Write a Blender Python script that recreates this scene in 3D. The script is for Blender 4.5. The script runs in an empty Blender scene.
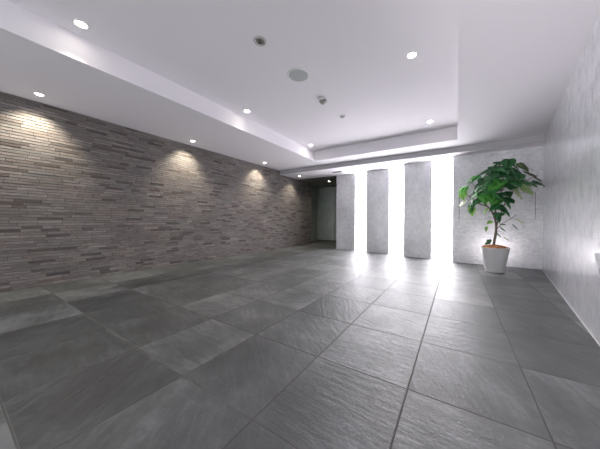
import bpy, bmesh, math, random
from mathutils import Vector, Matrix
random.seed(7)
col = bpy.context.scene.collection
PI = math.pi

# ------------------------------------------------------------------ helpers
def link(name, bm, mats, parent=None, smooth=False):
    me = bpy.data.meshes.new(name); bm.to_mesh(me); bm.free()
    o = bpy.data.objects.new(name, me); col.objects.link(o)
    for m in (mats if isinstance(mats, (list, tuple)) else [mats]): me.materials.append(m)
    if smooth:
        for p in me.polygons: p.use_smooth = True
    if parent: o.parent = parent
    return o

def tag(o, label, cat, group=None):
    o['label'] = label; o['category'] = cat
    if group: o['group'] = group
    return o

def thing(name, label, cat, loc, group=None):
    o = bpy.data.objects.new(name, None); col.objects.link(o)
    o.empty_display_size = .1; o.location = loc
    return tag(o, label, cat, group)

def struct(o):
    o['kind'] = 'structure'; return o

def box(bm, x0, x1, y0, y1, z0, z1, bev=0, mi=0):
    r = bmesh.ops.create_cube(bm, size=1)
    for v in r['verts']:
        v.co = Vector(((x0+x1)/2+v.co.x*(x1-x0), (y0+y1)/2+v.co.y*(y1-y0), (z0+z1)/2+v.co.z*(z1-z0)))
    fs = {f for v in r['verts'] for f in v.link_faces}
    for f in fs: f.material_index = mi
    if bev:
        es = list({e for v in r['verts'] for e in v.link_edges})
        bmesh.ops.bevel(bm, geom=es, offset=bev, segments=2, affect='EDGES', profile=.5)

def quad(bm, pts, mi=0):
    f = bm.faces.new([bm.verts.new(p) for p in pts]); f.material_index = mi; return f

def lathe(bm, prof, n=32, cx=0, cy=0, cap0=False, cap1=False, mi=0):
    rings = []
    for r, z in prof:
        if r < 1e-6: rings.append([bm.verts.new((cx, cy, z))])
        else: rings.append([bm.verts.new((cx+r*math.cos(2*PI*k/n), cy+r*math.sin(2*PI*k/n), z)) for k in range(n)])
    for a, b in zip(rings, rings[1:]):
        for k in range(n):
            j = (k+1) % n
            if len(a) == 1 and len(b) == 1: continue
            if len(a) == 1: f = bm.faces.new((a[0], b[j], b[k]))
            elif len(b) == 1: f = bm.faces.new((a[k], a[j], b[0]))
            else: f = bm.faces.new((a[k], a[j], b[j], b[k]))
            f.material_index = mi
    if cap0: bm.faces.new(rings[0][::-1]).material_index = mi
    if cap1: bm.faces.new(rings[-1]).material_index = mi

def tube(bm, pts, rads, n=8):
    pts = [Vector(p) for p in pts]; rings = []
    up = Vector((.3, .9, .2)).normalized()
    for i, p in enumerate(pts):
        d = (pts[min(i+1, len(pts)-1)]-pts[max(i-1, 0)]).normalized()
        s = d.cross(up).normalized(); t = s.cross(d)
        rings.append([bm.verts.new(p+(s*math.cos(2*PI*k/n)+t*math.sin(2*PI*k/n))*rads[i]) for k in range(n)])
    for a, b in zip(rings, rings[1:]):
        for k in range(n): bm.faces.new((a[k], a[(k+1) % n], b[(k+1) % n], b[k]))
    bm.faces.new(rings[0][::-1]); bm.faces.new(rings[-1])

def catmull(P, sub=5):
    P = [Vector(p) for p in P]; out = []
    for i in range(len(P)-1):
        a, b, c, d = P[max(i-1, 0)], P[i], P[i+1], P[min(i+2, len(P)-1)]
        for k in range(sub):
            t = k/sub
            out.append(.5*((2*b)+(c-a)*t+(2*a-5*b+4*c-d)*t*t+(3*b-a-3*c+d)*t**3))
    out.append(P[-1]); return out

# ------------------------------------------------------------------ materials
class NT:
    def __init__(s, name):
        s.m = bpy.data.materials.new(name); s.m.use_nodes = True
        s.t = s.m.node_tree; s.b = s.t.nodes['Principled BSDF']; s.out = s.t.nodes['Material Output']
    def n(s, typ, **kw):
        nd = s.t.nodes.new(typ)
        for k, v in kw.items():
            if k.startswith('i_'):
                key = k[2:]; key = int(key) if key.isdigit() else key.replace('_', ' ')
                s.set(nd.inputs[key], v)
            else: setattr(nd, k, v)
        return nd
    def set(s, inp, v):
        if isinstance(v, bpy.types.NodeSocket): s.t.links.new(v, inp)
        else: inp.default_value = v
    def math(s, op, a, b=None, clamp=False):
        nd = s.n('ShaderNodeMath', operation=op, use_clamp=clamp); s.set(nd.inputs[0], a)
        if b is not None: s.set(nd.inputs[1], b)
        return nd.outputs[0]
    def noise(s, vec, scale, detail=4, rough=.55, dims='3D', w=None):
        nd = s.n('ShaderNodeTexNoise', noise_dimensions=dims)
        s.set(nd.inputs['Vector'], vec); s.set(nd.inputs['Scale'], scale)
        s.set(nd.inputs['Detail'], detail); s.set(nd.inputs['Roughness'], rough)
        if w is not None: s.set(nd.inputs['W'], w)
        return nd.outputs['Fac']
    def ramp(s, fac, stops):
        nd = s.n('ShaderNodeValToRGB'); s.set(nd.inputs[0], fac)
        e = nd.color_ramp.elements
        while len(e) < len(stops): e.new(.5)
        for el, (p, c) in zip(e, stops):
            el.position = p; el.color = (c[0], c[1], c[2], 1) if not isinstance(c, float) else (c, c, c, 1)
        return nd.outputs[0]
    def mix(s, fac, a, b, mode='MIX'):
        nd = s.n('ShaderNodeMix', data_type='RGBA', blend_type=mode)
        s.set(nd.inputs[0], fac); s.set(nd.inputs[6], a); s.set(nd.inputs[7], b); return nd.outputs[2]
    def maprange(s, v, a, b, c, d):
        nd = s.n('ShaderNodeMapRange'); s.set(nd.inputs[0], v)
        for i, x in enumerate((a, b, c, d)): s.set(nd.inputs[i+1], x)
        return nd.outputs[0]
    def pos(s):
        return s.n('ShaderNodeTexCoord').outputs['Object']
    def bump(s, h, strength, dist=.01):
        nd = s.n('ShaderNodeBump'); s.set(nd.inputs['Strength'], strength); s.set(nd.inputs['Distance'], dist)
        s.set(nd.inputs['Height'], h); s.t.links.new(nd.outputs[0], s.b.inputs['Normal']); return nd
    def P(s, **kw):
        for k, v in kw.items(): s.set(s.b.inputs[k.replace('_', ' ')], v)

def plain(name, c, rough=.5, metal=0., spec=.5, var=.04, scale=30):
    M = NT(name); f = M.noise(M.pos(), scale, 3)
    lo = tuple(x*(1-var) for x in c)+(1,); hi = tuple(min(1, x*(1+var)) for x in c)+(1,)
    M.P(Base_Color=M.mix(f, lo, hi), Roughness=rough, Metallic=metal)
    M.b.inputs['Specular IOR Level'].default_value = spec
    return M.m

def emit(name, c, s):
    M = NT(name); M.P(Base_Color=(.8, .8, .8, 1), Roughness=.4)
    M.b.inputs['Emission Color'].default_value = (*c, 1); M.b.inputs['Emission Strength'].default_value = s
    return M.m

TILE, GX, GY = .6, -.2359, .7822
def mat_floor():
    M = NT('slate_tile'); p = M.pos()
    sp = M.n('ShaderNodeSeparateXYZ', i_0=p)
    u = M.math('DIVIDE', M.math('SUBTRACT', sp.outputs[0], GX), TILE)
    v = M.math('DIVIDE', M.math('SUBTRACT', sp.outputs[1], GY), TILE)
    iu, iv = M.math('FLOOR', u), M.math('FLOOR', v)
    fu, fv = M.math('SUBTRACT', u, iu), M.math('SUBTRACT', v, iv)
    eu = M.math('MINIMUM', fu, M.math('SUBTRACT', 1., fu)); ev = M.math('MINIMUM', fv, M.math('SUBTRACT', 1., fv))
    edge = M.math('MINIMUM', eu, ev)
    grout = M.maprange(edge, .0042, .0074, 1., 0.)
    cell = M.n('ShaderNodeCombineXYZ', i_0=iu, i_1=iv)
    wn = M.n('ShaderNodeTexWhiteNoise', noise_dimensions='3D', i_0=cell.outputs[0])
    rnd = wn.outputs['Value']
    wn2 = M.n('ShaderNodeTexWhiteNoise', noise_dimensions='4D'); M.set(wn2.inputs['Vector'], cell.outputs[0]); M.set(wn2.inputs['W'], 3.7)
    rnd2 = wn2.outputs['Value']
    # streak direction per tile: cleft grain runs one of a few diagonal ways
    ang = M.math('ADD', .55, M.math('MULTIPLY', M.math('SUBTRACT', rnd2, .5), 1.5))
    rot = M.n('ShaderNodeVectorRotate', rotation_type='Z_AXIS'); M.set(rot.inputs['Vector'], p); M.set(rot.inputs['Angle'], ang)
    mp = M.n('ShaderNodeMapping'); M.set(mp.inputs['Vector'], rot.outputs[0]); mp.inputs['Scale'].default_value = (1., 5.5, 1.)
    w = M.math('MULTIPLY', rnd, 40.)
    streak = M.noise(mp.outputs[0], 5.0, 6, .62, '4D', w)
    cloud = M.noise(p, 2.6, 4, .55, '4D', w)
    fine = M.noise(p, 70., 4, .7)
    med = M.noise(p, 24., 4, .65, '4D', w)
    tone = M.math('ADD', M.math('MULTIPLY', streak, .28), M.math('ADD', M.math('MULTIPLY', cloud, .40), M.math('ADD', M.math('MULTIPLY', fine, .14), M.math('MULTIPLY', med, .20))))
    tone = M.math('ADD', tone, M.math('MULTIPLY', M.math('SUBTRACT', rnd, .5), .15))
    c = M.ramp(tone, [(.38, (.012, .015, .016)), (.455, (.032, .037, .038)), (.53, (.066, .073, .074)), (.63, (.165, .172, .172))])
    c = M.mix(grout, c, (.125, .12, .108, 1))
    rg = M.math('ADD', M.maprange(med, .3, .7, .43, .58), M.math('MULTIPLY', grout, .4))
    h = M.math('ADD', M.math('MULTIPLY', streak, .7), M.math('ADD', M.math('MULTIPLY', fine, .22), M.math('MULTIPLY', med, .45)))
    h = M.math('SUBTRACT', h, M.math('MULTIPLY', grout, .6))
    M.P(Base_Color=c, Roughness=rg, Specular_IOR_Level=M.maprange(grout, 0., 1., FLOOR_SPEC, .08), IOR=1.68)
    M.bump(h, .7, .010)
    return M.m
FLOOR_SPEC = 1.

def mat_brick():
    M = NT('split_stone_brick'); p = M.pos()
    at = M.n('ShaderNodeVertexColor', layer_name='tone')
    mp = M.n('ShaderNodeMapping'); M.set(mp.inputs['Vector'], p); mp.inputs['Scale'].default_value = (1, .35, 2.4)
    g = M.noise(mp.outputs[0], 26, 5, .65); big = M.noise(p, 1.1, 3)
    k = M.math('ADD', M.maprange(g, .3, .7, .72, 1.25), M.maprange(big, .3, .7, -.12, .12))
    c = M.mix(1., at.outputs[0], M.n('ShaderNodeCombineXYZ', i_0=k, i_1=k, i_2=k).outputs[0], 'MULTIPLY')
    M.P(Base_Color=c, Roughness=.75); M.b.inputs['Specular IOR Level'].default_value = .3
    M.bump(g, .6, .006)
    return M.m

def mat_stone(name, stops, rough, coat, vstretch=.18, joint=None, sc=3., spec=.5, coatr=.06, cior=1.6):
    """polished concrete-look stone: vertical veining, cloudy patches and thin joints"""
    M = NT(name); p = M.pos()
    mp = M.n('ShaderNodeMapping'); M.set(mp.inputs['Vector'], p); mp.inputs['Scale'].default_value = (1, 1, vstretch)
    vein = M.noise(mp.outputs[0], sc*6, 7, .68); cl = M.noise(p, sc*.8, 5, .6); fine = M.noise(p, 60, 3)
    t = M.math('ADD', M.math('MULTIPLY', vein, .5), M.math('ADD', M.math('MULTIPLY', cl, .4), M.math('MULTIPLY', fine, .1)))
    c = M.ramp(t, stops)
    if joint:
        axis, w, h, off = joint
        sp = M.n('ShaderNodeSeparateXYZ', i_0=p)
        a = M.math('FRACT', M.math('DIVIDE', M.math('SUBTRACT', sp.outputs[axis], off), w))
        b = M.math('FRACT', M.math('DIVIDE', M.math('ADD', sp.outputs[2], .0), h))
        ja = M.math('LESS_THAN', a, .004/w); jb = M.math('LESS_THAN', b, .004/h)
        j = M.math('MAXIMUM', ja, jb)
        c = M.mix(M.math('MULTIPLY', j, .45), c, (.16, .16, .17, 1))
    M.P(Base_Color=c, Roughness=rough)
    M.b.inputs['Coat Weight'].default_value = coat; M.b.inputs['Coat IOR'].default_value = cior; M.b.inputs['Coat Roughness'].default_value = coatr
    M.b.inputs['Specular IOR Level'].default_value = spec
    return M.m

def mat_leaf():
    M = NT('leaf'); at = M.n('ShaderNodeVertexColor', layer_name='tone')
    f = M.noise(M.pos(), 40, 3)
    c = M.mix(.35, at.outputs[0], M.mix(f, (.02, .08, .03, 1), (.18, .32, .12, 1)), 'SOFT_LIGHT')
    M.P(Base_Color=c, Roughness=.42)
    tr = M.n('ShaderNodeBsdfTranslucent'); M.set(tr.inputs[0], c)
    mx = M.n('ShaderNodeMixShader'); mx.inputs[0].default_value = .28
    M.t.links.new(M.b.outputs[0], mx.inputs[1]); M.t.links.new(tr.outputs[0], mx.inputs[2])
    M.t.links.new(mx.outputs[0], M.out.inputs[0])
    return M.m

MAT = dict(
    floor=mat_floor(), brick=mat_brick(),
    mortar=plain('dark_joint', (.09, .082, .08), .9),
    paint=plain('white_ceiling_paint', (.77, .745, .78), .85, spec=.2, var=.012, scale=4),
    beam_shade=plain('shaded_beam_paint', (.40, .395, .41), .7, spec=.3, var=.012, scale=4),  # white ceiling paint darkened to carry the shade on the beam face
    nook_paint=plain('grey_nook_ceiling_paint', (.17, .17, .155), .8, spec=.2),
    slab=mat_stone('polished_concrete_slab', [(.32, (.42, .425, .435)), (.5, (.57, .575, .59)), (.68, (.72, .725, .74))], .38, .55, .9, None, 2.0),
    end=mat_stone('polished_concrete_panel', [(.32, (.44, .445, .47)), (.5, (.66, .66, .69)), (.66, (.84, .84, .865))], .34, .5, 1.5, (0, .82, .6, -.10), 2.4),
    right=mat_stone('polished_pale_stone', [(.36, (.44, .45, .49)), (.48, (.74, .75, .79)), (.60, (.92, .925, .95))], .28, 1., .16, (1, .9, .82, .2), 8., coatr=.02, cior=4.2),
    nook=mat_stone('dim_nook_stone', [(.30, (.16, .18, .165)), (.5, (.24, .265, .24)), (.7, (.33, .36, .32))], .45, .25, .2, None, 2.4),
    groove=plain('dark_reveal', (.10, .10, .115), .4, .6),
    sealant=plain('white_sealant', (.6, .6, .61), .5),
    ring=plain('white_trim_ring', (.78, .77, .76), .45),
    lens=emit('warm_downlight_lens', (1, .93, .82), 30.),
    slot=emit('luminous_wall_glass', (.97, .94, 1.), 11.),
    chrome=plain('brushed_metal', (.30, .28, .26), .4, .25),
    satin=plain('satin_grey_metal', (.50, .485, .465), .4, .15),
    dark=plain('dark_plastic', (.05, .047, .044), .5),
    grille=None,
    pot=plain('white_ceramic', (.60, .60, .60), .32, var=.02),
    bark=None, trunk=None, leaf=mat_leaf())

def mat_grille():
    M = NT('perforated_grey_metal'); v = M.n('ShaderNodeTexVoronoi', i_Scale=170.); M.set(v.inputs['Vector'], M.pos())
    M.P(Base_Color=M.ramp(v.outputs[0], [(.2, (.20, .215, .22)), (.4, (.44, .46, .465))]), Roughness=.55); return M.m
def mat_bark():
    M = NT('orange_bark_chips'); v = M.n('ShaderNodeTexVoronoi', i_Scale=60.); M.set(v.inputs['Vector'], M.pos())
    M.P(Base_Color=M.ramp(M.n('ShaderNodeSeparateColor', i_0=v.outputs['Color']).outputs[0], [(.0, (.30, .10, .04)), (.5, (.60, .24, .10)), (1., (.78, .40, .20))]), Roughness=.8)
    M.bump(v.outputs[0], .8, .02); return M.m
def mat_trunk():
    M = NT('grey_brown_bark'); mp = M.n('ShaderNodeMapping'); M.set(mp.inputs['Vector'], M.pos()); mp.inputs['Scale'].default_value = (1, 1, 3)
    f = M.noise(mp.outputs[0], 40, 5)
    M.P(Base_Color=M.ramp(f, [(.3, (.10, .075, .055)), (.7, (.32, .26, .21))]), Roughness=.8); M.bump(f, .5, .005); return M.m
MAT['grille'] = mat_grille(); MAT['bark'] = mat_bark(); MAT['trunk'] = mat_trunk()

# ------------------------------------------------------------------ dimensions
XL = -5.08                       # face of the brick wall
ZC, ZW, ZB = 2.6076, 2.873, 2.475    # low ceiling, raised well, end soffit
XWL, XWR, YW = -3.397, 0.0, 5.408    # well edges
YB = 5.93                        # face of the end beam
YF = -3.0                        # end left open behind the camera to let fill light in
YBR = 7.85                       # end of the brick wall
def xr(y): return 1.475+.144*(y-6.25)      # face of the polished right wall

# ------------------------------------------------------------------ setting
bm = bmesh.new(); quad(bm, [(-6.2, YF, 0), (2.2, YF, 0), (2.2, 9.6, 0), (-6.2, 9.6, 0)])
struct(link('floor', bm, MAT['floor']))

# ceiling with raised well and lower end soffit
bm = bmesh.new(); X0, X1, YWF = -5.6, 2.2, -2.0
def hq(x0, x1, y0, y1, z, mi=0): quad(bm, [(x0, y0, z), (x0, y1, z), (x1, y1, z), (x1, y0, z)], mi)
hq(X0, XWL, YF, YB, ZC); hq(XWR, X1, YF, YB, ZC); hq(XWL, XWR, YW, YB, ZC); hq(XWL, XWR, YF, YWF, ZC)
hq(XWL, XWR, YWF, YW, ZW)
quad(bm, [(XWL, YWF, ZC), (XWL, YW, ZC), (XWL, YW, ZW), (XWL, YWF, ZW)])
quad(bm, [(XWR, YWF, ZC), (XWR, YW, ZC), (XWR, YW, ZW), (XWR, YWF, ZW)])
quad(bm, [(XWL, YW, ZC), (XWR, YW, ZC), (XWR, YW, ZW), (XWL, YW, ZW)])
quad(bm, [(XWL, YWF, ZC), (XWR, YWF, ZC), (XWR, YWF, ZW), (XWL, YWF, ZW)])
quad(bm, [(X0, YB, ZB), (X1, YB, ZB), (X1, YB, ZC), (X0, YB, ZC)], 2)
hq(X0, X1, YB, 6.98, ZB)
hq(-2.9, X1, 6.98, 7.3, ZB)
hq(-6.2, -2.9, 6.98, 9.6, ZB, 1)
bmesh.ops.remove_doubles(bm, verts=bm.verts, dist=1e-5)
struct(link('ceiling', bm, [MAT['paint'], MAT['nook_paint'], MAT['beam_shade']]))

# brick wall: every course laid with its own lengths, tones and projections
bm = bmesh.new(); lay = bm.loops.layers.float_color.new('tone')
box(bm, XL-.45, XL-.012, YF, YBR, 0, ZC, 0, 1)
rows = 64; rh = ZC/rows; jt = .0085; jv = .0035
for r in range(rows):
    y = YF-random.random()*.2; z0 = r*rh
    while y < YBR:
        L = random.choice((.12, .18, .24, .24, .24, .24)); ya, yb = max(y, YF)+jv*.5, min(y+L, YBR)-jv*.5
        y += L
        if yb-ya < .02: continue
        d = random.choice((0, 0, .001, .002, .004, .006)); q = random.random()
        if q < .12: k = random.uniform(.42, .66)
        elif q < .17: k = random.uniform(1.15, 1.32)
        else: k = random.uniform(.80, 1.12)
        wv = random.uniform(-.010, .022)
        c = (max(.01, .158*k+wv*.5), .143*k, max(.01, .138*k-wv*.2), 1)
        n0 = len(bm.faces)
        x1 = XL+d-.006; za, zb = z0+jt*.5, z0+rh-jt*.5
        vs = [bm.verts.new(q3) for q3 in ((x1, ya, za), (x1, yb, za), (x1, yb, zb), (x1, ya, zb), (XL-.014, ya, za), (XL-.014, yb, za), (XL-.014, yb, zb), (XL-.014, ya, zb))]
        for idx in ((0, 1, 2, 3), (0, 4, 5, 1), (1, 5, 6, 2), (2, 6, 7, 3), (3, 7, 4, 0)):
            f = bm.faces.new([vs[i] for i in idx])
            for lp in f.loops: lp[lay] = c
struct(link('wall_left', bm, [MAT['brick'], MAT['mortar']]))

# right wall, slightly splayed
def prism(bm, pts, z0, z1):
    a = [bm.verts.new((x, y, z0)) for x, y in pts]; b = [bm.verts.new((x, y, z1)) for x, y in pts]
    bm.faces.new(a[::-1]); bm.faces.new(b)
    for i in range(len(a)): bm.faces.new((a[i], a[(i+1) % len(a)], b[(i+1) % len(a)], b[i]))
bm = bmesh.new(); prism(bm, [(xr(YF), YF), (xr(YF)+.2, YF), (xr(6.22)+.2, 6.22), (xr(6.22), 6.22)], 0, ZC)
bmesh.ops.recalc_face_normals(bm, faces=bm.faces)
struct(link('wall_right', bm, MAT['right']))
bm = bmesh.new(); prism(bm, [(xr(YF)-.006, YF), (xr(YF), YF), (xr(6.22), 6.22), (xr(6.22)-.006, 6.22)], 0, .008)
bmesh.ops.recalc_face_normals(bm, faces=bm.faces)
struct(link('baseboard_right', bm, MAT['sealant']))

# end wall panel behind the plant
YE = 6.22
bm = bmesh.new(); box(bm, -.086, 1.85, YE, YE+.32, 0, ZB, .003)
struct(link('wall_end', bm, MAT['end']))
bm = bmesh.new(); g = .007
fx0, fx1, fz0, fz1 = .040, 1.36, 1.005, 1.555
for a in ((fx0, fx0+g*1.6, fz0, fz1), (fx1-g, fx1, fz0, fz1), (fx0, fx1, fz1-g*.7, fz1), (fx0, fx1, fz0, fz0+g*.45)):
    box(bm, a[0], a[1], YE-.003, YE+.002, a[2], a[3])
struct(link('trim_1', bm, MAT['groove']))

# nook beyond the brick wall
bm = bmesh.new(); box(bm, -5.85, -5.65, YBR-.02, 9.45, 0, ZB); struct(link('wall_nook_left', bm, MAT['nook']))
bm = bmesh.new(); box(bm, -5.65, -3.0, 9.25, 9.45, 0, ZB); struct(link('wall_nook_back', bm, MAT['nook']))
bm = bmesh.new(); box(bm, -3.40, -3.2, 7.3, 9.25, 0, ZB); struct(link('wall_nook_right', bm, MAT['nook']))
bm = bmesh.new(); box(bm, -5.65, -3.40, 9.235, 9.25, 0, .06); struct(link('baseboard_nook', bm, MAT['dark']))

# three standing slabs, each stepped forward of the one before, and light between them
slabs = [(-3.50, -2.823, 6.98, 'grey concrete slab at the edge of the dark nook, the farthest and narrowest slab'),
         (-2.391, -1.695, 6.80, 'middle grey concrete slab, with a glowing slot on both sides, second from the nook'),
         (-1.226, -.549, 6.46, 'grey concrete slab nearest the potted tree, third from the dark nook')]
for x0, x1, y, lab in slabs:
    bm = bmesh.new(); box(bm, x0, x1, y, y+.30, 0, ZB-.001, .004)
    tag(link('concrete_slab', bm, MAT['slab']), lab, 'slab', 'concrete slabs between the light slots')
slots = [(-2.823, -2.391, 7.02, 'tall glowing white light panel nearest the dark nook, left of the middle slab'),
         (-1.695, -1.226, 6.84, 'tall glowing white light panel between the middle slab and the third slab'),
         (-.549, -.086, 6.50, 'tall glowing white light panel beside the wall behind the potted tree')]
for x0, x1, y, lab in slots:
    t = thing('light_panel', lab, 'light panel', ((x0+x1)/2, y, 0), 'glowing panels between the slabs')
    w = (x1-x0)/2-.001
    bm = bmesh.new(); box(bm, -w, w, 0, .02, .006, ZB-.004); link('glass_face', bm, MAT['slot'], t)
    bm = bmesh.new(); box(bm, -w, w, .021, .05, .0, ZB-.004); link('back_frame', bm, MAT['sealant'], t)

# ------------------------------------------------------------------ ceiling fittings
def copy_tree(o, parent=None):
    c = o.copy(); col.objects.link(c)
    if parent: c.parent = parent
    for ch in list(o.children): copy_tree(ch, c)
    return c

def make_downlight(r, watts, size, blend, tilt=0):
    t = thing('downlight', '', 'downlight', (0, 0, 0))
    bm = bmesh.new(); lathe(bm, [(r*.72, -.0015), (r*.76, -.006), (r*.95, -.006), (r, -.0005)], 32); link('trim_ring', bm, MAT['ring'], t, True)
    bm = bmesh.new(); lathe(bm, [(0, -.0035), (r*.5, -.003), (r*.73, -.0015)], 32); link('lens', bm, MAT['lens'], t, True)
    l = bpy.data.lights.new('spot', 'SPOT'); l.energy = watts; l.color = (1, .915, .72); l.spot_size = size; l.spot_blend = blend; l.shadow_soft_size = .03
    lo = bpy.data.objects.new('lamp', l); col.objects.link(lo); lo.parent = t; lo.location = (0, 0, -.012); lo.rotation_euler = (0, math.radians(tilt), 0)
    return t
def place(first, spots, z, group):
    for i, (x, y, lab) in enumerate(spots):
        o = first if i == 0 else copy_tree(first)
        o.location = (x, y, z); o['label'] = lab; o['group'] = group
WASH_W, WELL_W = 85., 36.
place(make_downlight(.052, WASH_W, 1.6, .8, 24), [
    (-4.76, .71, 'recessed downlight over the brick wall, nearest the left edge of the photo'),
    (-4.76, 2.78, 'middle recessed downlight in the low ceiling strip along the brick wall'),
    (-4.76, 4.87, 'recessed downlight over the brick wall, last before the end beam')], ZC, 'wall washing downlights along the brick wall')
place(make_downlight(.052, WASH_W*.62, 1.6, .8, 22), [
    (-4.66, 6.45, 'recessed downlight in the lower soffit past the end beam, over the brick wall')], ZB, 'downlights in the end soffit')
place(make_downlight(.05, 22, 2.2, .6), [
    (-4.26, 7.85, 'small recessed downlight in the dark ceiling of the far nook')], ZB, 'downlights in the end soffit')
place(make_downlight(.062, WELL_W, 1.72, 1.), [
    (-3.18, .735, 'large bright downlight in the raised ceiling, nearest the upper left corner'),
    (-3.18, 2.82, 'downlight in the raised ceiling, middle of the row along its left edge'),
    (-3.19, 4.905, 'downlight tucked in the far left corner of the raised ceiling'),
    (-.454, 2.826, 'bright downlight in the raised ceiling by its right edge, the nearer of two'),
    (-.453, 4.892, 'smaller looking downlight in the far right corner of the raised ceiling')], ZW, 'downlights in the raised ceiling')

# sprinkler with escutcheon
t = thing('fire_sprinkler', 'round metal fire sprinkler in the raised ceiling, nearest the camera of four fittings', 'sprinkler', (-1.817, 1.784, ZW))
bm = bmesh.new(); lathe(bm, [(.070, -.0005), (.067, -.007), (.046, -.009), (.044, -.003)], 32); link('escutcheon', bm, MAT['satin'], t, True)
bm = bmesh.new(); lathe(bm, [(.044, -.002), (.030, -.001), (0, -.001)], 32); link('recess', bm, MAT['chrome'], t, True)
bm = bmesh.new(); lathe(bm, [(.014, -.001), (.012, -.010), (.007, -.014), (.007, -.019)], 16)
lathe(bm, [(0, -.023), (.015, -.023), (.017, -.020), (0, -.019)], 16); link('sprinkler_head', bm, MAT['dark'], t, True)
# speaker
t = thing('ceiling_speaker', 'round grey ceiling speaker with a fine mesh grille', 'speaker', (-1.808, 2.465, ZW))
bm = bmesh.new(); lathe(bm, [(.128, -.004), (.132, -.009), (.146, -.007), (.148, -.0005)], 48); link('rim', bm, MAT['ring'], t, True)
bm = bmesh.new(); lathe(bm, [(0, -.011), (.06, -.0095), (.110, -.007), (.129, -.004)], 48); link('mesh_grille', bm, MAT['grille'], t, True)
# smoke detector
t = thing('smoke_detector', 'small dark metal smoke detector hanging below the raised ceiling', 'detector', (-1.83, 3.156, ZW))
bm = bmesh.new(); lathe(bm, [(.062, -.0005), (.060, -.014), (.050, -.020)], 32); link('base', bm, MAT['ring'], t, True)
bm = bmesh.new(); lathe(bm, [(.058, -.016), (.062, -.036), (.045, -.044), (.040, -.062), (.028, -.070), (0, -.072)], 32); link('sensor_head', bm, MAT['chrome'], t, True)
# small sensor
t = thing('motion_sensor', 'tiny white round sensor in the raised ceiling, farthest of the fittings', 'sensor', (-1.809, 3.858, ZW))
bm = bmesh.new(); lathe(bm, [(.058, -.0005), (.056, -.008), (.040, -.012)], 32); link('base', bm, MAT['ring'], t, True)
bm = bmesh.new(); lathe(bm, [(.034, -.008), (.030, -.022), (.016, -.030), (0, -.032)], 24); link('lens', bm, MAT['sealant'], t, True)
# vent in the soffit
t = thing('ceiling_vent', 'small rectangular vent in the soffit above the slab beside the nook', 'vent', (-3.20, 6.42, ZB))
bm = bmesh.new()
for a in ((-.19, .19, -.10, -.075), (-.19, .19, .075, .10), (-.19, -.165, -.075, .075), (.165, .19, -.075, .075)): box(bm, a[0], a[1], a[2], a[3], -.012, -.0005)
link('frame', bm, MAT['ring'], t)
bm = bmesh.new(); box(bm, -.165, .165, -.075, .075, -.003, -.0005); link('backing', bm, MAT['dark'], t)
bm = bmesh.new()
for k in range(6):
    y = -.06+k*.024; quad(bm, [(-.165, y-.007, -.010), (.165, y-.007, -.010), (.165, y+.006, -.004), (-.165, y+.006, -.004)])
link('slats', bm, MAT['chrome'], t)

# ------------------------------------------------------------------ potted tree
YAW = .5387
R_ = Vector((math.cos(YAW), math.sin(YAW), 0)); F_ = Vector((-math.sin(YAW), math.cos(YAW), 0))
PX, PY = .620, 5.49
PX0, PY0 = .640, 5.49
tree = thing('potted_tree', 'tall leafy tree with broad green leaves in a white tapered pot by the end wall', 'plant', (PX, PY, 0))
bm = bmesh.new()
lathe(bm, [(0, .004), (.138, .0), (.147, .006), (.152, .03), (.231, .452), (.233, .463), (.228, .468), (.221, .464), (.212, .42)], 56)
link('pot', bm, MAT['pot'], tree, True)
bm = bmesh.new(); lathe(bm, [(.215, .455), (.15, .492), (.08, .508), (0, .512)], 40)
for k in range(170):
    a = random.uniform(0, 2*PI); r = .19*math.sqrt(random.random())
    s = random.uniform(.008, .018)
    m = Matrix.Translation((r*math.cos(a), r*math.sin(a), .510-(.042*(r/.2)**2))) @ Matrix.Rotation(random.uniform(0, 6), 4, 'Z') @ Matrix.Rotation(random.uniform(-.6, .6), 4, 'X') @ Matrix.Diagonal((s*1.5, s, s*.6, 1))
    bmesh.ops.create_icosphere(bm, subdivisions=1, radius=1, matrix=m)
link('bark_mulch', bm, MAT['bark'], tree)

S = .0193
def L(px, py, b=0.):            # plant-local point from side offset, height and depth; the crown is kept clear of the end wall
    a = (px-495)*S; d = 4.35+b*.85-.52*a
    X = (px-319.3-(py-220)*.0058)/230.2*d; Z = .957+(220.4-py+(px-319)*.0058)/230.2*d
    p = R_*X+F_*d
    return Vector((p.x-PX0, p.y-PY0, Z))
bm = bmesh.new()
def branch(pts, r0, r1):
    c = catmull(pts, 5); n = len(c); tube(bm, c, [r0+(r1-r0)*i/(n-1) for i in range(n)], 10)
branch([L(494.5, 249), L(495.5, 243, .01), L(497, 235, .0), L(497.6, 226, -.01), L(496, 218), L(492, 210, .02), L(487.5, 206, .03), L(481, 204, .02), L(474, 199, -.03), L(466, 193, -.06)], .026, .006)
branch([L(495, 216), L(498, 207, .04), L(501, 198, .06), L(503, 188, .04), L(504, 176, .02), L(505, 166)], .017, .006)
branch([L(497.5, 227), L(501.5, 215, -.05), L(506, 204, -.10), L(512, 194, -.12), L(520, 186, -.1), L(532, 178, -.05), L(539, 175, 0)], .014, .004)
branch([L(488, 206, .03), L(485, 196, -.05), L(484, 184, -.1), L(489, 174, -.12)], .011, .004)
branch([L(500, 200, .06), L(494, 188, .2), L(490, 178, .28)], .010, .004)
branch([L(503, 190, .05), L(513, 178, .2), L(522, 172, .27)], .010, .004)
branch([L(497.4, 230), L(504, 223.5, -.02), L(511, 219.5, -.05), L(518, 214.5, -.04)], .008, .003)
branch([L(497, 234), L(501, 231, -.03), L(506, 234, -.05)], .005, .002)
branch([L(494, 247), L(492, 243, -.02), L(490.5, 241, -.03)], .005, .003)
branch([L(487, 206, .03), L(482, 196, .1), L(476, 186, .12), L(469, 181, .1)], .009, .003)
link('trunk', bm, MAT['trunk'], tree, True)

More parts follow.
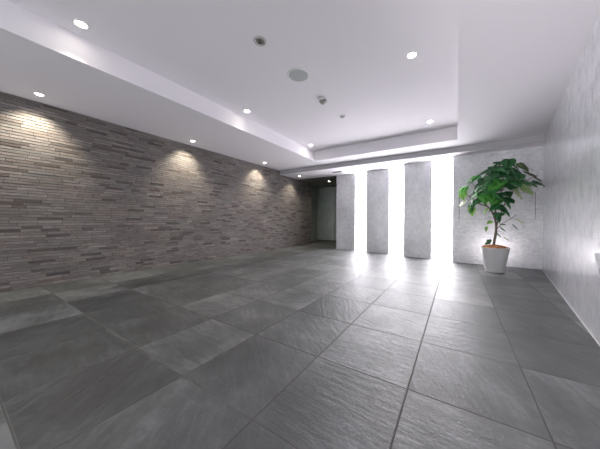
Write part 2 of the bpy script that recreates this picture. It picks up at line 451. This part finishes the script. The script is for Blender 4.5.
# heart-shaped leaf outline (x across, y along the midrib)
HEART = [(0, .0), (.16, -.10), (.33, -.06), (.44, .10), (.45, .28), (.38, .48), (.27, .68), (.13, .87), (0, 1.02)]
bm = bmesh.new(); lay = bm.loops.layers.float_color.new('tone')
CC = Vector((R_*(.10)))+Vector((0, 0, 1.45))
def leaf(base, tipdir, normal, size, colr, narrow=1., droop=.22):
    t = tipdir.normalized(); s = t.cross(normal).normalized(); n = s.cross(t).normalized()
    def P(x, y):
        z = -droop*y*y-.22*abs(x)*(1-.3*y)+.03*math.sin(9*y+abs(x)*4)
        z += .10*abs(x)
        return base+size*(s*(x*narrow)+t*y+n*z)
    mid = [bm.verts.new(P(0, y)) for y in (0, .1, .28, .48, .68, .87, 1.02)]
    for sg in (1, -1):
        o = [bm.verts.new(P(sg*x, y)) for x, y in HEART[1:-1]]
        inn = [bm.verts.new(P(sg*x*.5, y*.95+.02)) for x, y in HEART[1:-1]]
        seq = [(mid[0], inn[0], o[0]), ]
        fs = []
        m2 = [mid[0], mid[0], mid[1], mid[2], mid[3], mid[4], mid[5]]
        for i in range(6):
            fs.append((inn[i], o[i], o[i+1], inn[i+1]))
            fs.append((m2[i], inn[i], inn[i+1], m2[i+1]) if m2[i] is not m2[i+1] else (m2[i], inn[i], inn[i+1]))
        fs.append((mid[0], o[0], inn[0])); fs.append((inn[6], o[6], mid[6])); fs.append((m2[6], inn[6], mid[6]))
        for f in fs:
            try:
                fc = bm.faces.new(f); fc.smooth = True
                for lp in fc.loops: lp[lay] = (*colr, 1)
            except ValueError: pass
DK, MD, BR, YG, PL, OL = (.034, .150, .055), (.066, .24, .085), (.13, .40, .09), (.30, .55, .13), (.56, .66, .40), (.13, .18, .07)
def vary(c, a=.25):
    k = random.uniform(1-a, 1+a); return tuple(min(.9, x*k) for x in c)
def put(px, py, b, size, c, down=.5, narrow=1., tip=None):
    p = L(px, py, b); out = p-CC; out.z *= .6; o = out.normalized()
    n = (o*.45+Vector((0, 0, 1))*.9+Vector((random.uniform(-.3, .3), random.uniform(-.3, .3), 0))-F_*.25).normalized()
    if tip is None:
        h = Vector((out.x, out.y, 0)).normalized()+Vector((random.uniform(-.6, .6), random.uniform(-.6, .6), 0))
        tip = h-Vector((0, 0, down))
    else: tip = R_*tip[0]-F_*tip[1]+Vector((0, 0, tip[2]))
    tip = tip.normalized()
    leaf(p-tip*size*.45, tip, n, size, vary(c), narrow)
# canopy leaves: crown, then sides, then hanging ones
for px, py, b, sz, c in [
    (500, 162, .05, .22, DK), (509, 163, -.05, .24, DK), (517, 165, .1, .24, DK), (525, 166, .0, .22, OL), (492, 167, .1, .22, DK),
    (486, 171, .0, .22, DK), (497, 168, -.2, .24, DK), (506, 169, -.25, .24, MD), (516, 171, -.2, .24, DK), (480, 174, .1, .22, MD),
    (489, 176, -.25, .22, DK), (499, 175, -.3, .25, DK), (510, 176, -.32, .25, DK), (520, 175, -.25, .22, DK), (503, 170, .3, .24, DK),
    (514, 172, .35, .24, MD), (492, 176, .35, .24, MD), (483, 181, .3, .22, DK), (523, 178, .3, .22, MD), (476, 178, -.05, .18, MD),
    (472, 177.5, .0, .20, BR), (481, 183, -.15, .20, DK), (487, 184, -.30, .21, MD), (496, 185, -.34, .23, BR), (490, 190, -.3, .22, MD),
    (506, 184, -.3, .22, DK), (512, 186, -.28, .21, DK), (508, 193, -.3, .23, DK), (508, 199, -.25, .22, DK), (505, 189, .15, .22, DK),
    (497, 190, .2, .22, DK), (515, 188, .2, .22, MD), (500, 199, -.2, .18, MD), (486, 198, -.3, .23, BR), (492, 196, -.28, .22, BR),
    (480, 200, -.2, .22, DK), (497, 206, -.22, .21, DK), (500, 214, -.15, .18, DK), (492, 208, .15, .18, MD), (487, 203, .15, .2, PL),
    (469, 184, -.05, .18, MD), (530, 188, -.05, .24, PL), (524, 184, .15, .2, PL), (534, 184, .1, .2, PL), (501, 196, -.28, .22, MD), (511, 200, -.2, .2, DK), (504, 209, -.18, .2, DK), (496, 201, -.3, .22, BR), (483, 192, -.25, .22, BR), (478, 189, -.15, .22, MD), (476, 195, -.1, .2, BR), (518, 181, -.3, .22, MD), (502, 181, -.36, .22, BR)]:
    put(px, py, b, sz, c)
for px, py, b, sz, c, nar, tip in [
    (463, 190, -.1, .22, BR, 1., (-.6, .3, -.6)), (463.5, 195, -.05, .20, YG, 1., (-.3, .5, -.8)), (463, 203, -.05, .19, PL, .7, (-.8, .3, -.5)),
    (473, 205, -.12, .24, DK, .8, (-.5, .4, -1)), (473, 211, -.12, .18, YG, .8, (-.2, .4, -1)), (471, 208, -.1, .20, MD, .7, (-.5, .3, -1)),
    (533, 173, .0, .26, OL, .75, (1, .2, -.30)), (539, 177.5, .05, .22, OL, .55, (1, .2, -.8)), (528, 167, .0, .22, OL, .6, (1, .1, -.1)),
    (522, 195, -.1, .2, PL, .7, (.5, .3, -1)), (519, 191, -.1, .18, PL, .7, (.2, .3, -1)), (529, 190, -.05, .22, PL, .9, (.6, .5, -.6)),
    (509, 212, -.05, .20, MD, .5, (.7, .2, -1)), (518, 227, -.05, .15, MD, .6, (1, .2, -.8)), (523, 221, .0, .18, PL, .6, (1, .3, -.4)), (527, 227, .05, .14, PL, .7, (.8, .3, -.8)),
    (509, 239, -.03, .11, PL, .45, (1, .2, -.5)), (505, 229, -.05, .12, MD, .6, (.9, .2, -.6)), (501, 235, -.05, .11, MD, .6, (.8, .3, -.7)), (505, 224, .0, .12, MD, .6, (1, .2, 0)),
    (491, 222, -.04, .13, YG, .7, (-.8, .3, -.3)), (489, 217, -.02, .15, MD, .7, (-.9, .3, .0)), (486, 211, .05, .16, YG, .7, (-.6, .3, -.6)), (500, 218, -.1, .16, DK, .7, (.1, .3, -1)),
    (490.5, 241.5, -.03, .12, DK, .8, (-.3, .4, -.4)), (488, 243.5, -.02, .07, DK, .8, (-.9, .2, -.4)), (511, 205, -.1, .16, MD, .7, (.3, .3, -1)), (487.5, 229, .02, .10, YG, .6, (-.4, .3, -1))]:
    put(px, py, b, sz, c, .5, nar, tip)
# inner canopy fill so the crown is full from every side
for k in range(34):
    a = random.uniform(0, 2*PI); e = random.uniform(.1, 1.3)
    d = Vector((math.cos(a)*math.cos(e)*.60, math.sin(a)*math.cos(e)*.60, .50*math.sin(e)))
    p = R_*.10+Vector((0, 0, 1.50))+d*random.uniform(.62, .98)
    o = d.normalized(); n = (o*.5+Vector((0, 0, 1))).normalized()
    tip = Vector((d.x, d.y, -.25)).normalized()
    leaf(p, tip, n, random.uniform(.16, .22), vary(random.choice((DK, DK, MD))))
fo = link('foliage', bm, MAT['leaf'], tree)

# ------------------------------------------------------------------ light and camera
w = bpy.data.worlds.new('open_end_fill'); bpy.context.scene.world = w; w.use_nodes = True
bg = w.node_tree.nodes['Background']; bg.inputs[0].default_value = (.93, .96, 1., 1); bg.inputs[1].default_value = 2.0  # added even fill, entering through the open end behind the camera
l = bpy.data.lights.new('pot_glow_fill', 'SPOT'); l.energy = 11; l.color = (1, .93, .95); l.spot_size = 2.9; l.spot_blend = 1.; l.shadow_soft_size = .15  # added fill lamp behind the pot, for the glow on the end wall
o = bpy.data.objects.new('pot_glow_fill', l); col.objects.link(o); o.location = (.70, 5.78, .30); o.rotation_euler = (math.radians(115), 0, 0)

l = bpy.data.lights.new('ceiling_fill', 'SPOT'); l.energy = 500; l.color = (1, .95, .985); l.spot_size = .80; l.spot_blend = 1.; l.shadow_soft_size = .4  # unseen fill spot behind the camera, added to brighten the right-hand ceiling
o = bpy.data.objects.new('ceiling_fill', l); col.objects.link(o); o.location = (-.2, -2.2, 1.0)
o.rotation_euler = (Vector((.85, 1.4, 2.65))-o.location).to_track_quat('-Z', 'Y').to_euler()

cam = bpy.data.cameras.new('camera'); co = bpy.data.objects.new('camera', cam); col.objects.link(co)
f_, cx_, cy_, roll = 230.2, 319.26, 220.41, .0058
cam.sensor_width = 36; cam.sensor_fit = 'HORIZONTAL'; cam.lens = f_*36/600
cam.shift_x = (300-cx_)/600; cam.shift_y = -(224.5-cy_)/600; cam.clip_start = .02
rl, up = R_, Vector((0, 0, 1))
cr = rl*math.cos(roll)+up*math.sin(roll); cu = -rl*math.sin(roll)+up*math.cos(roll); cb = -F_
m = Matrix((cr, cu, cb)).transposed().to_4x4(); m.translation = (0, 0, .9569); co.matrix_world = m
sc = bpy.context.scene; sc.camera = co
sc.view_settings.view_transform = 'Standard'; sc.view_settings.look = 'None'; sc.view_settings.exposure = .58
sc.cycles.use_denoising = True; sc.cycles.max_bounces = 10; sc.cycles.diffuse_bounces = 6
sc.cycles.sample_clamp_indirect = 6.
